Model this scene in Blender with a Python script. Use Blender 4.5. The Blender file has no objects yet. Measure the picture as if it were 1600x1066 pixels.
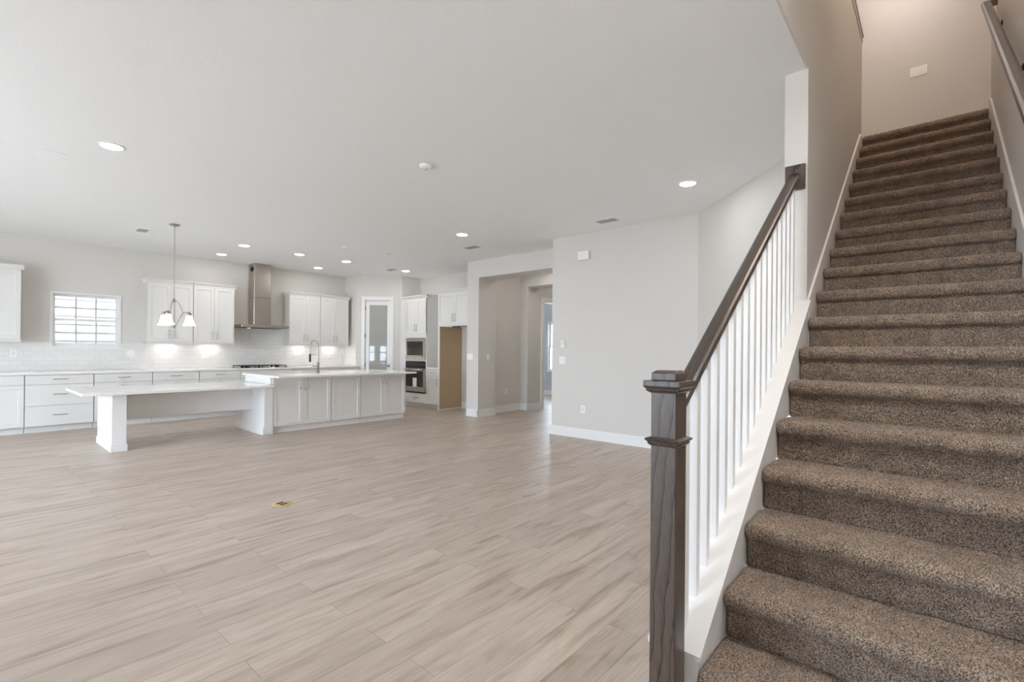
import bpy, bmesh, math, random
from mathutils import Vector, Matrix, noise
random.seed(7)
S = bpy.context.scene
COL = S.collection
PI = math.pi

# ------------------------------------------------------------------ camera
CAM_H = 1.296
yaw, pitch, roll = 0.7179, 1.255e-3, 8.398e-3
fw = Vector((math.cos(yaw)*math.cos(pitch), math.sin(yaw)*math.cos(pitch), math.sin(pitch)))
r0 = Vector((math.sin(yaw), -math.cos(yaw), 0)); u0 = r0.cross(fw)
rt = r0*math.cos(roll) + u0*math.sin(roll); up = -r0*math.sin(roll) + u0*math.cos(roll)
cd = bpy.data.cameras.new('camera'); cam = bpy.data.objects.new('camera', cd); COL.objects.link(cam)
cd.sensor_width = 36; cd.lens = 753.8/1600*36; cd.shift_y = (547.32-533)/1600
cd.clip_start = 0.02
M = Matrix((rt, up, -fw)).transposed().to_4x4(); M.translation = (0, 0, CAM_H)
cam.matrix_world = M
S.camera = cam
# ------------------------------------------------------------------ view, world, daylight
S.view_settings.view_transform = 'Standard'; S.view_settings.look = 'None'
S.view_settings.gamma = 1; S.view_settings.use_curve_mapping = False
S.view_settings.exposure = 0.13
w = bpy.data.worlds.new('sky'); S.world = w; w.use_nodes = True
bg = w.node_tree.nodes['Background']; bg.inputs[0].default_value = (0.79, 0.93, 1.09, 1); bg.inputs[1].default_value = 16.5
S.cycles.max_bounces = 14; S.cycles.diffuse_bounces = 10; S.cycles.glossy_bounces = 4
S.cycles.sample_clamp_indirect = 12
def portal(loc, rot, sx, sy):
    ld = bpy.data.lights.new('window_daylight', 'AREA'); ld.shape = 'RECTANGLE'; ld.size = sx; ld.size_y = sy
    o = bpy.data.objects.new('window_daylight', ld); o.location = loc; o.rotation_euler = rot; COL.objects.link(o)
    ld.cycles.is_portal = True
# rear wall openings (x = -3), light travels along +x : area light -Z must point to +x
REAR = -4.4
OPEN = [(1.9, 2.62, 0.70, 1.52), (2.84, 3.56, 0.70, 1.52), (3.9, 7.7, 0.0, 2.45)]
for y0, y1, z0, z1 in OPEN:
    portal((REAR, (y0+y1)/2, (z0+z1)/2), (0, -PI/2, 0), z1-z0, y1-y0)

# ------------------------------------------------------------------ materials
def lin(c):
    return tuple(((x/255)/12.92 if x/255 <= .04045 else ((x/255+.055)/1.055)**2.4) for x in c)
def mat(name, rgb, rough=.5, metal=0., spec=.5, noise_amt=0., noise_scale=40., bump=0., bump_scale=200., coat=0.):
    m = bpy.data.materials.new(name); m.use_nodes = True; nt = m.node_tree; b = nt.nodes['Principled BSDF']
    c = lin(rgb); b.inputs['Base Color'].default_value = (*c, 1)
    b.inputs['Roughness'].default_value = rough; b.inputs['Metallic'].default_value = metal
    b.inputs['Specular IOR Level'].default_value = spec; b.inputs['Coat Weight'].default_value = coat
    tc = nt.nodes.new('ShaderNodeTexCoord')
    if noise_amt:
        n = nt.nodes.new('ShaderNodeTexNoise'); n.inputs['Scale'].default_value = noise_scale; n.inputs['Detail'].default_value = 4
        mx = nt.nodes.new('ShaderNodeMixRGB'); mx.inputs[1].default_value = (*[x*(1-noise_amt) for x in c], 1); mx.inputs[2].default_value = (*[min(1, x*(1+noise_amt)) for x in c], 1)
        nt.links.new(tc.outputs['Object'], n.inputs['Vector']); nt.links.new(n.outputs['Fac'], mx.inputs[0]); nt.links.new(mx.outputs[0], b.inputs['Base Color'])
    if bump:
        n = nt.nodes.new('ShaderNodeTexNoise'); n.inputs['Scale'].default_value = bump_scale; n.inputs['Detail'].default_value = 3
        bp = nt.nodes.new('ShaderNodeBump'); bp.inputs['Strength'].default_value = bump; bp.inputs['Distance'].default_value = .004
        nt.links.new(tc.outputs['Object'], n.inputs['Vector']); nt.links.new(n.outputs['Fac'], bp.inputs['Height']); nt.links.new(bp.outputs[0], b.inputs['Normal'])
    return m
def emit(name, rgb, strength, base=(255, 255, 255)):
    m = mat(name, base, .4); b = m.node_tree.nodes['Principled BSDF']
    b.inputs['Emission Color'].default_value = (*rgb, 1); b.inputs['Emission Strength'].default_value = strength
    return m
WALL = mat('wall_paint', (216, 212, 207), .6, bump=.25, bump_scale=120, noise_amt=.012, noise_scale=3)
WALLD = mat('dimmed_wall_paint', (192, 192, 194), .6, bump=.2, bump_scale=120)  # study walls: the room's dimness is put into a darker wall colour
CEIL = mat('ceiling_paint', (244, 246, 247), .75, bump=.3, bump_scale=70, noise_amt=.012, noise_scale=60)
TRIM = mat('white_trim_paint', (235, 234, 233), .35, noise_amt=.008, noise_scale=5)
CAB = mat('white_cabinet_lacquer', (229, 227, 224), .33, noise_amt=.008, noise_scale=6)
GAP = mat('cabinet_shadow_gap', (120, 116, 112), .6, noise_amt=.02)
RAW = mat('raw_cabinet_board', (188, 163, 130), .6, noise_amt=.06, noise_scale=12)
QUARTZ = mat('white_quartz', (240, 238, 235), .12, noise_amt=.005, noise_scale=30)
NICKEL = mat('brushed_nickel', (176, 170, 162), .28, 1., noise_amt=.06, noise_scale=60)
STEEL = mat('stainless_steel', (188, 180, 171), .26, 1., noise_amt=.05, noise_scale=20)
BLACK = mat('black_cast_iron', (28, 27, 27), .5, noise_amt=.1)
BGLASS = mat('black_oven_glass', (34, 29, 26), .05, noise_amt=.05)
DARKM = mat('dark_metal', (62, 60, 58), .35, .8, noise_amt=.05)
PLASTIC = mat('white_plastic', (243, 242, 239), .35, noise_amt=.01)
PLASTG = mat('ivory_plastic', (226, 224, 220), .4, noise_amt=.01)
GRILLE = mat('grey_grille', (176, 175, 172), .5, noise_amt=.02)
SLOT = mat('dark_slot', (30, 29, 28), .7, noise_amt=.05)
BRASS = mat('brass', (214, 192, 146), .35, .7, noise_amt=.06, noise_scale=50)
PAPER = mat('white_paper', (238, 236, 232), .7, noise_amt=.02)
CANGLOW = emit('lamp_lens_glow', (1, .985, .96), 75)
PUCK = emit('under_cabinet_glow', (1, .93, .88), 17)
SHADE = emit('lit_frosted_shade', (1, .97, .93), 2.6)
UPGLOW = emit('upstairs_lamp_glow', (1, .88, .83), 36)
WELLGLOW = emit('stairwell_lamp_glow', (1, .78, .60), 85)
FOYFILL = emit('foyer_fill_glow', (1, .985, .965), 80)  # glow of the unseen lamp added over the foyer

def wood_mat(name='dark_stained_oak', along_x=False, tone=1.):
    m = bpy.data.materials.new(name); m.use_nodes = True; nt = m.node_tree; b = nt.nodes['Principled BSDF']
    tc = nt.nodes.new('ShaderNodeTexCoord'); mp = nt.nodes.new('ShaderNodeMapping'); mp.inputs['Rotation'].default_value = (.10, (-.955+.02 if along_x else .07), 0); mp.inputs['Location'].default_value = (.03, .015, 0)
    nt.links.new(tc.outputs['Object'], mp.inputs['Vector'])
    mp0 = nt.nodes.new('ShaderNodeMapping'); mp0.inputs['Scale'].default_value = (1, 1, .22); nt.links.new(mp.outputs[0], mp0.inputs['Vector'])
    wv = nt.nodes.new('ShaderNodeTexWave'); wv.wave_type = 'RINGS'; wv.rings_direction = 'Z'; wv.wave_profile = 'SAW'; wv.inputs['Scale'].default_value = 25; wv.inputs['Distortion'].default_value = 3.2; wv.inputs['Detail'].default_value = 2.5; wv.inputs['Detail Scale'].default_value = .9
    nt.links.new(mp0.outputs[0], wv.inputs['Vector'])
    mp2 = nt.nodes.new('ShaderNodeMapping'); mp2.inputs['Scale'].default_value = (260, 260, 9); nt.links.new(mp.outputs[0], mp2.inputs['Vector'])
    n2 = nt.nodes.new('ShaderNodeTexNoise'); n2.inputs['Scale'].default_value = 1; n2.inputs['Detail'].default_value = 5; nt.links.new(mp2.outputs[0], n2.inputs['Vector'])
    cr = nt.nodes.new('ShaderNodeValToRGB'); e = cr.color_ramp.elements
    e[0].position = .0; e[0].color = (*lin([tone*q_ for q_ in (40, 33, 30)]), 1); e[1].position = .55; e[1].color = (*lin([tone*q_ for q_ in (98, 84, 75)]), 1)
    el = e.new(.2); el.color = (*lin([tone*q_ for q_ in (86, 75, 69)]), 1)
    nt.links.new(wv.outputs['Fac'], cr.inputs[0])
    mx = nt.nodes.new('ShaderNodeMixRGB'); mx.blend_type = 'MULTIPLY'; mx.inputs[0].default_value = .55
    cr2 = nt.nodes.new('ShaderNodeValToRGB'); cr2.color_ramp.elements[0].position = .3; cr2.color_ramp.elements[0].color = (.35, .35, .35, 1); cr2.color_ramp.elements[1].position = .62
    nt.links.new(n2.outputs['Fac'], cr2.inputs[0]); nt.links.new(cr.outputs[0], mx.inputs[1]); nt.links.new(cr2.outputs[0], mx.inputs[2])
    nt.links.new(mx.outputs[0], b.inputs['Base Color']); b.inputs['Roughness'].default_value = .3
    bp = nt.nodes.new('ShaderNodeBump'); bp.inputs['Strength'].default_value = .12; bp.inputs['Distance'].default_value = .002
    nt.links.new(n2.outputs['Fac'], bp.inputs['Height']); nt.links.new(bp.outputs[0], b.inputs['Normal'])
    return m
OAK = wood_mat()
OAKX = wood_mat('dark_stained_oak_rail', True, .74)
def floor_mat():
    m = bpy.data.materials.new('light_oak_planks'); m.use_nodes = True; nt = m.node_tree; b = nt.nodes['Principled BSDF']
    tc = nt.nodes.new('ShaderNodeTexCoord')
    def brick(c1, c2, mort, msize):
        br = nt.nodes.new('ShaderNodeTexBrick'); br.offset = .37; br.offset_frequency = 2; br.squash = 1
        br.inputs['Color1'].default_value = c1; br.inputs['Color2'].default_value = c2; br.inputs['Mortar'].default_value = mort
        br.inputs['Scale'].default_value = 1; br.inputs['Mortar Size'].default_value = msize; br.inputs['Mortar Smooth'].default_value = .3
        br.inputs['Brick Width'].default_value = 1.25; br.inputs['Row Height'].default_value = .165
        nt.links.new(tc.outputs['Object'], br.inputs['Vector']); return br
    rid = brick((0, 0, 0, 1), (1, 1, 1, 1), (.5, .5, .5, 1), .0)
    # offset the grain per plank
    sc = nt.nodes.new('ShaderNodeVectorMath'); sc.operation = 'MULTIPLY'; sc.inputs[1].default_value = (7.3, 3.1, 0)
    nt.links.new(rid.outputs['Color'], sc.inputs[0])
    ad = nt.nodes.new('ShaderNodeVectorMath'); nt.links.new(tc.outputs['Object'], ad.inputs[0]); nt.links.new(sc.outputs[0], ad.inputs[1])
    def grain(sx, sy, det, dist):
        mp = nt.nodes.new('ShaderNodeMapping'); mp.inputs['Scale'].default_value = (sx, sy, 1); nt.links.new(ad.outputs[0], mp.inputs['Vector'])
        n = nt.nodes.new('ShaderNodeTexNoise'); n.inputs['Scale'].default_value = 1; n.inputs['Detail'].default_value = det; n.inputs['Distortion'].default_value = dist
        nt.links.new(mp.outputs[0], n.inputs['Vector']); return n
    g1 = grain(1.6, 14, 5, .7); g2 = grain(6, 90, 4, .2); g3 = grain(2.6, 6.5, 3, .4)
    cr = nt.nodes.new('ShaderNodeValToRGB'); e = cr.color_ramp.elements
    e[0].position = .3; e[0].color = (*lin((164, 148, 135)), 1); e[1].position = .62; e[1].color = (*lin((198, 184, 172)), 1)
    el = e.new(.44); el.color = (*lin((188, 173, 160)), 1)
    nt.links.new(g1.outputs['Fac'], cr.inputs[0])
    cr3 = nt.nodes.new('ShaderNodeValToRGB'); cr3.color_ramp.elements[0].position = .27; cr3.color_ramp.elements[0].color = (.80, .77, .74, 1); cr3.color_ramp.elements[1].position = .41; cr3.color_ramp.elements[1].color = (1, 1, 1, 1)
    nt.links.new(g3.outputs['Fac'], cr3.inputs[0])
    cr2 = nt.nodes.new('ShaderNodeValToRGB'); cr2.color_ramp.elements[0].position = .25; cr2.color_ramp.elements[0].color = (.86, .85, .84, 1); cr2.color_ramp.elements[1].position = .6; cr2.color_ramp.elements[1].color = (1.03, 1.03, 1.03, 1)
    nt.links.new(g2.outputs['Fac'], cr2.inputs[0])
    def mul(a, c, f=1):
        mx = nt.nodes.new('ShaderNodeMixRGB'); mx.blend_type = 'MULTIPLY'; mx.inputs[0].default_value = f
        nt.links.new(a, mx.inputs[1]); nt.links.new(c, mx.inputs[2]); return mx.outputs[0]
    tone = brick((.90, .89, .88, 1), (1.06, 1.06, 1.06, 1), (.62, .58, .55, 1), .0016)
    col = mul(mul(mul(cr.outputs[0], cr3.outputs[0]), cr2.outputs[0]), tone.outputs['Color'])
    nt.links.new(col, b.inputs['Base Color']); b.inputs['Roughness'].default_value = .38; b.inputs['Specular IOR Level'].default_value = .45
    bp = nt.nodes.new('ShaderNodeBump'); bp.inputs['Strength'].default_value = .08; bp.inputs['Distance'].default_value = .002
    nt.links.new(g2.outputs['Fac'], bp.inputs['Height']); nt.links.new(bp.outputs[0], b.inputs['Normal'])
    return m
FLOOR = floor_mat()
def tile_mat():
    m = bpy.data.materials.new('white_subway_tile'); m.use_nodes = True; nt = m.node_tree; b = nt.nodes['Principled BSDF']
    tc = nt.nodes.new('ShaderNodeTexCoord'); sp = nt.nodes.new('ShaderNodeSeparateXYZ'); cb = nt.nodes.new('ShaderNodeCombineXYZ'); am = nt.nodes.new('ShaderNodeMath'); am.operation = 'ADD'
    nt.links.new(tc.outputs['Object'], sp.inputs[0]); nt.links.new(sp.outputs['X'], am.inputs[0]); nt.links.new(sp.outputs['Y'], am.inputs[1])
    nt.links.new(am.outputs[0], cb.inputs['X']); nt.links.new(sp.outputs['Z'], cb.inputs['Y'])
    br = nt.nodes.new('ShaderNodeTexBrick'); br.inputs['Scale'].default_value = 1; br.inputs['Brick Width'].default_value = .154; br.inputs['Row Height'].default_value = .0767
    br.inputs['Mortar Size'].default_value = .0016; br.inputs['Mortar Smooth'].default_value = .2
    br.inputs['Color1'].default_value = (*lin((233, 231, 228)), 1); br.inputs['Color2'].default_value = (*lin((228, 226, 223)), 1); br.inputs['Mortar'].default_value = (*lin((205, 202, 198)), 1)
    nt.links.new(cb.outputs[0], br.inputs['Vector']); nt.links.new(br.outputs['Color'], b.inputs['Base Color']); b.inputs['Roughness'].default_value = .16
    bp = nt.nodes.new('ShaderNodeBump'); bp.invert = True; bp.inputs['Strength'].default_value = .4; bp.inputs['Distance'].default_value = .001
    nt.links.new(br.outputs['Fac'], bp.inputs['Height']); nt.links.new(bp.outputs[0], b.inputs['Normal'])
    return m
TILE = tile_mat()
def carpet_mat():
    m = bpy.data.materials.new('taupe_shag_carpet'); m.use_nodes = True; nt = m.node_tree; b = nt.nodes['Principled BSDF']
    tc = nt.nodes.new('ShaderNodeTexCoord')
    n = nt.nodes.new('ShaderNodeTexNoise'); n.inputs['Scale'].default_value = 210; n.inputs['Detail'].default_value = 3; n.inputs['Roughness'].default_value = .7
    n2 = nt.nodes.new('ShaderNodeTexNoise'); n2.inputs['Scale'].default_value = 14; n2.inputs['Detail'].default_value = 3
    nt.links.new(tc.outputs['Object'], n.inputs['Vector']); nt.links.new(tc.outputs['Object'], n2.inputs['Vector'])
    cr = nt.nodes.new('ShaderNodeValToRGB'); e = cr.color_ramp.elements
    e[0].position = .36; e[0].color = (*lin((58, 49, 42)), 1); e[1].position = .62; e[1].color = (*lin((192, 175, 159)), 1)
    el = e.new(.48); el.color = (*lin((134, 117, 103)), 1)
    nt.links.new(n.outputs['Fac'], cr.inputs[0])
    cr2 = nt.nodes.new('ShaderNodeValToRGB'); cr2.color_ramp.elements[0].position = .35; cr2.color_ramp.elements[0].color = (.82, .8, .79, 1); cr2.color_ramp.elements[1].position = .65; cr2.color_ramp.elements[1].color = (1.08, 1.06, 1.04, 1)
    nt.links.new(n2.outputs['Fac'], cr2.inputs[0])
    mx = nt.nodes.new('ShaderNodeMixRGB'); mx.blend_type = 'MULTIPLY'; mx.inputs[0].default_value = 1
    nt.links.new(cr.outputs[0], mx.inputs[1]); nt.links.new(cr2.outputs[0], mx.inputs[2]); nt.links.new(mx.outputs[0], b.inputs['Base Color'])
    b.inputs['Roughness'].default_value = 1; b.inputs['Specular IOR Level'].default_value = .05
    b.inputs['Sheen Weight'].default_value = .12; b.inputs['Sheen Roughness'].default_value = .6
    bp = nt.nodes.new('ShaderNodeBump'); bp.inputs['Strength'].default_value = .9; bp.inputs['Distance'].default_value = .006
    nt.links.new(n.outputs['Fac'], bp.inputs['Height']); nt.links.new(bp.outputs[0], b.inputs['Normal'])
    return m
CARPET = carpet_mat()
def glass_mat(name, rgb, rough, trans):
    m = bpy.data.materials.new(name); m.use_nodes = True; b = m.node_tree.nodes['Principled BSDF']
    b.inputs['Base Color'].default_value = (*lin(rgb), 1); b.inputs['Roughness'].default_value = rough; b.inputs['Transmission Weight'].default_value = trans; b.inputs['IOR'].default_value = 1.45
    n = m.node_tree.nodes.new('ShaderNodeTexNoise'); n.inputs['Scale'].default_value = 2
    bp = m.node_tree.nodes.new('ShaderNodeBump'); bp.inputs['Strength'].default_value = .02; m.node_tree.links.new(n.outputs['Fac'], bp.inputs['Height']); m.node_tree.links.new(bp.outputs[0], b.inputs['Normal'])
    return m
def pane_mat():
    m = bpy.data.materials.new('clear_window_pane'); m.use_nodes = True; nt = m.node_tree
    nt.nodes.remove(nt.nodes['Principled BSDF']); out = nt.nodes['Material Output']
    t = nt.nodes.new('ShaderNodeBsdfTransparent'); g = nt.nodes.new('ShaderNodeBsdfGlossy'); g.inputs['Roughness'].default_value = .02
    fr = nt.nodes.new('ShaderNodeFresnel'); fr.inputs['IOR'].default_value = 1.45; mx = nt.nodes.new('ShaderNodeMixShader')
    nt.links.new(fr.outputs[0], mx.inputs[0]); nt.links.new(t.outputs[0], mx.inputs[1]); nt.links.new(g.outputs[0], mx.inputs[2]); nt.links.new(mx.outputs[0], out.inputs[0])
    return m
PANE = pane_mat()
FROST = glass_mat('frosted_door_glass', (196, 196, 190), .015, .3)

# ------------------------------------------------------------------ mesh helpers
class MB:
    def __init__(s): s.bm = bmesh.new()
    def box(s, x0, x1, y0, y1, z0, z1, bev=0, mi=0, seg=1):
        vs = [s.bm.verts.new(p) for p in ((x0, y0, z0), (x1, y0, z0), (x1, y1, z0), (x0, y1, z0), (x0, y0, z1), (x1, y0, z1), (x1, y1, z1), (x0, y1, z1))]
        fs = [s.bm.faces.new([vs[i] for i in f]) for f in ((3, 2, 1, 0), (4, 5, 6, 7), (0, 1, 5, 4), (1, 2, 6, 5), (2, 3, 7, 6), (3, 0, 4, 7))]
        for f in fs: f.material_index = mi
        if bev:
            es = list({e for f in fs for e in f.edges})
            r = bmesh.ops.bevel(s.bm, geom=es, offset=bev, segments=seg, affect='EDGES', profile=.5)
            for f in r['faces']: f.material_index = mi
        return s
    def prism(s, pts, axis, a0, a1, mi=0):
        """extrude polygon; axis 'y': pts are (x,z); 'x': pts (y,z); 'z': pts (x,y)"""
        def P(p, a): return (p[0], a, p[1]) if axis == 'y' else ((a, p[0], p[1]) if axis == 'x' else (p[0], p[1], a))
        A = [s.bm.verts.new(P(p, a0)) for p in pts]; B = [s.bm.verts.new(P(p, a1)) for p in pts]
        n = len(pts); fs = [s.bm.faces.new(A), s.bm.faces.new(B[::-1])]
        for i in range(n): fs.append(s.bm.faces.new((A[i], B[i], B[(i+1) % n], A[(i+1) % n])))
        for f in fs: f.material_index = mi
        bmesh.ops.recalc_face_normals(s.bm, faces=fs)
        return s
    def lathe(s, prof, c=(0, 0, 0), seg=20, axis='z', mi=0):
        rings = []
        for r, h in prof:
            ring = []
            for k in range(seg):
                a = 2*PI*k/seg; p = (r*math.cos(a), r*math.sin(a), h)
                if axis == 'x': p = (p[2], p[0], p[1])
                elif axis == 'y': p = (p[0], p[2], p[1])
                ring.append(s.bm.verts.new((c[0]+p[0], c[1]+p[1], c[2]+p[2])))
            rings.append(ring)
        fs = []
        for i in range(len(rings)-1):
            for k in range(seg):
                fs.append(s.bm.faces.new((rings[i][k], rings[i][(k+1) % seg], rings[i+1][(k+1) % seg], rings[i+1][k])))
        fs.append(s.bm.faces.new(rings[0])); fs.append(s.bm.faces.new(rings[-1]))
        for f in fs: f.material_index = mi; f.smooth = True
        bmesh.ops.recalc_face_normals(s.bm, faces=fs)
        return s
    def cyl(s, c, r, h, seg=20, axis='z', mi=0): return s.lathe([(r, 0), (r, h)], c, seg, axis, mi)
    def tube(s, pts, r, seg=8, mi=0):
        pts = [Vector(p) for p in pts]; rings = []; pu = None
        for i, p in enumerate(pts):
            d = (pts[min(i+1, len(pts)-1)]-pts[max(i-1, 0)]).normalized()
            if pu is None: pu = d.orthogonal().normalized()
            pu = (pu - d*pu.dot(d)).normalized(); pv = d.cross(pu)
            rr = r[i] if isinstance(r, (list, tuple)) else r
            rings.append([s.bm.verts.new(p + pu*rr*math.cos(2*PI*k/seg) + pv*rr*math.sin(2*PI*k/seg)) for k in range(seg)])
        fs = []
        for i in range(len(rings)-1):
            for k in range(seg): fs.append(s.bm.faces.new((rings[i][k], rings[i][(k+1) % seg], rings[i+1][(k+1) % seg], rings[i+1][k])))
        fs.append(s.bm.faces.new(rings[0])); fs.append(s.bm.faces.new(rings[-1]))
        for f in fs: f.smooth = True; f.material_index = mi
        bmesh.ops.recalc_face_normals(s.bm, faces=fs)
        return s
    def build(s, name, m, parent=None, loc=None):
        me = bpy.data.meshes.new(name); s.bm.to_mesh(me); s.bm.free()
        for x in (m if isinstance(m, (list, tuple)) else [m]): me.materials.append(x)
        o = bpy.data.objects.new(name, me); COL.objects.link(o)
        if parent: o.parent = parent
        if loc: o.location = loc
        return o
def spline(P, n=8):
    P = [Vector(p) for p in P]; out = []
    for i in range(len(P)-1):
        a, b, c, d = P[max(i-1, 0)], P[i], P[i+1], P[min(i+2, len(P)-1)]
        for k in range(n):
            t = k/n; out.append(.5*((2*b)+(c-a)*t+(2*a-5*b+4*c-d)*t*t+(3*b-a-3*c+d)*t**3))
    return out+[P[-1]]
def tag(o, label, cat, group=None):
    o['label'] = label; o['category'] = cat
    if group: o['group'] = group
    return o
def empty(name, loc, rz=0, label=None, cat=None, group=None):
    o = bpy.data.objects.new(name, None); COL.objects.link(o); o.location = loc; o.rotation_euler = (0, 0, rz); o.empty_display_size = .1
    if label: tag(o, label, cat, group)
    return o
def struct(name, mb, m):
    o = mb.build(name, m); o['kind'] = 'structure'; return o
def copy_tree(o, parent=None):
    c = o.copy(); COL.objects.link(c)
    if parent: c.parent = parent
    for ch in list(o.children): copy_tree(ch, c)
    return c

# ------------------------------------------------------------------ the shell
H = 3.05; YB = 10.75
struct('floor', MB().box(REAR-.2, 11.7, -.6, 10.95, -.1, 0), FLOOR)
# main ceiling with the stair opening left out (x 1.9..6.25, y -.387..0.59)
c = MB().box(REAR-.2, 11.7, .60, 10.95, H, H+.4); c.box(REAR-.2, 1.95, -.6, .60, H, H+.4)
struct('ceiling', c, CEIL)
# rear wall with its glazed openings (behind the camera)
c = MB(); ys = sorted(OPEN, key=lambda o: o[0]); y = -.6
for y0, y1, z0, z1 in ys:
    c.box(REAR-.15, REAR, y, y0, 0, H)
    if z0 > 0: c.box(REAR-.15, REAR, y0, y1, 0, z0)
    c.box(REAR-.15, REAR, y0, y1, z1, H); y = y1
c.box(REAR-.15, REAR, y, 10.95, 0, H); struct('wall_rear', c, WALL)
f = MB()
for k in range(4):
    y = 3.9+3.8*k/3; f.box(REAR-.1, REAR-.04, max(3.9, y-.04), min(7.7, y+.04), 0, 2.45)
f.box(REAR-.1, REAR-.04, 3.9, 7.7, 2.38, 2.45); f.box(REAR-.1, REAR-.04, 3.9, 7.7, 0, .07)
struct('door_2', f, TRIM)
for n_, y in ((3, 1.9), (4, 2.84)):
    f = MB().box(REAR-.1, REAR-.04, y, y+.04, .7, 1.52).box(REAR-.1, REAR-.04, y+.68, y+.72, .7, 1.52).box(REAR-.1, REAR-.04, y, y+.72, .7, .74).box(REAR-.1, REAR-.04, y, y+.72, 1.48, 1.52).box(REAR-.09, REAR-.06, y, y+.72, 1.15, 1.18)
    struct('window_%d' % n_, f, TRIM)
# right stair wall
struct('wall_right', MB().box(REAR, 6.25, -.52, -.387, 0, 6.2), WALL)
# kitchen back wall with window hole
WX0, WX1, WZ0, WZ1 = .956, 1.862, 1.277, 2.20
c = MB().box(REAR, WX0, YB, YB+.15, 0, H).box(WX1, 6.3, YB, YB+.15, 0, H).box(WX0, WX1, YB, YB+.15, 0, WZ0).box(WX0, WX1, YB, YB+.15, WZ1, H)
struct('wall_back', c, WALL)
# pantry return + diagonal wall with door hole
P1 = Vector((6.15, 10.22, 0)); D1 = Vector((1, -1, 0)).normalized(); N1 = Vector((1, 1, 0)).normalized()
LP = 1.04
DS0, DS1, DZ = .18, .765, 2.465
def pan_box(mb, s0, s1, d0, d1, z0, z1):
    a, b_, c_, d = P1+D1*s0+N1*d0, P1+D1*s1+N1*d0, P1+D1*s1+N1*d1, P1+D1*s0+N1*d1
    return mb.prism([(a.x, a.y), (b_.x, b_.y), (c_.x, c_.y), (d.x, d.y)], 'z', z0, z1)
struct('wall_pantry_side', MB().box(6.15, 6.27, 10.22, YB, 0, H), WALL)
c = MB(); pan_box(c, 0, DS0, 0, .12, 0, H); pan_box(c, DS1, LP, 0, .12, 0, H); pan_box(c, DS0, DS1, 0, .12, DZ, H)
struct('wall_pantry', c, WALL)
P2 = P1+D1*LP
AX = 7.43
c = MB().box(P2.x, AX+.1, P2.y, P2.y+.12, 0, H); struct('wall_alcove_left', c, WALL)
struct('wall_alcove', MB().box(AX, AX+.12, 6.99, P2.y, 0, H), WALL)
struct('wall_pantry_inside', MB().box(6.2, AX+.1, YB-.02, YB+.1, 0, H).box(AX, AX+.12, P2.y+.12, YB, 0, H), WALL)
# pillar between fridge recess and hall opening, hall walls
JY = 6.67
c = MB().box(6.64, 7.12, JY, 6.99, 0, H).box(7.12, 8.15, 6.87, 6.99, 0, H); struct('wall_pillar', c, WALL)
struct('wall_header', MB().box(6.64, 7.12, 4.3, JY, 2.716, H), WALL)
c = MB().box(8.15, 8.72, JY, 6.99, 0, H).box(8.15, 8.56, 4.45, JY, 2.70, H); c.box(8.72, 9.55, JY, 6.8, 2.42, H).box(9.55, 11.5, JY, 6.8, 0, H)
struct('wall_hall', c, WALL)
struct('wall_hall_right', MB().box(7.12, 11.5, 4.3, 4.45, 0, H), WALL)
W2 = (7.55, 8.64, .68, 2.15)
c = MB().box(11.5, 11.62, 4.3, W2[0], 0, H).box(11.5, 11.62, W2[1], 9.3, 0, H).box(11.5, 11.62, 10.2, 10.9, 0, H).box(11.5, 11.62, 9.3, 10.2, 0, .68).box(11.5, 11.62, 9.3, 10.2, 2.15, H).box(11.5, 11.62, W2[0], W2[1], 0, W2[2]).box(11.5, 11.62, W2[0], W2[1], W2[3], H)  # second opening, hidden from view, added to let daylight into the study
struct('wall_study', c, WALLD)
struct('wall_study_side', MB().box(8.6, 11.5, 10.4, 10.52, 0, H).box(8.5, 8.6, 6.99, 10.5, 0, H), WALLD)
# big wall, diagonal wall, stair wall
BX = 6.12
DE = 6.12-(2.24-.72)
c = MB().prism([(BX, 4.51), (7.12, 4.51), (7.12, 1.6), (4.9, .72), (DE, .72), (BX, 2.24)], 'z', 0, H)
struct('wall_right_side', c, WALL)
SX = 3.423
pts = [(SX, 0), (6.27, 0), (6.27, 4.65), (.5, 4.65), (.5, H+.001), (SX, H+.001)]
struct('wall_stair_left', MB().prism(pts, 'y', .588, .715), WALL)
struct('trim_1', MB().box(.48, 6.29, .572, .735, 4.65, 4.675, .004).box(.48, 6.29, .582, .59, 4.60, 4.65), TRIM)
# upper floor
struct('wall_landing', MB().box(7.65, 7.8, -2.2, 4.6, 3.0, 6.2), WALL)
struct('wall_loft', MB().box(.3, 7.8, 4.5, 4.65, 3.4, 6.2).box(.35, .5, -.6, 4.6, 3.4, 6.2).box(6.13, 7.8, -2.3, -2.2, 3., 6.2).box(6.13, 6.25, -2.2, -.52, 3., 6.2), WALL)
struct('ceiling_upper', MB().box(.3, 7.8, -2.3, 4.65, 6.2, 6.3), CEIL)
struct('floor_landing', MB().box(6.30, 7.65, -2.2, .715, 3.1, 3.55).box(6.27, 7.65, .715, 4.5, 3.45, 3.55), CARPET)

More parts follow.
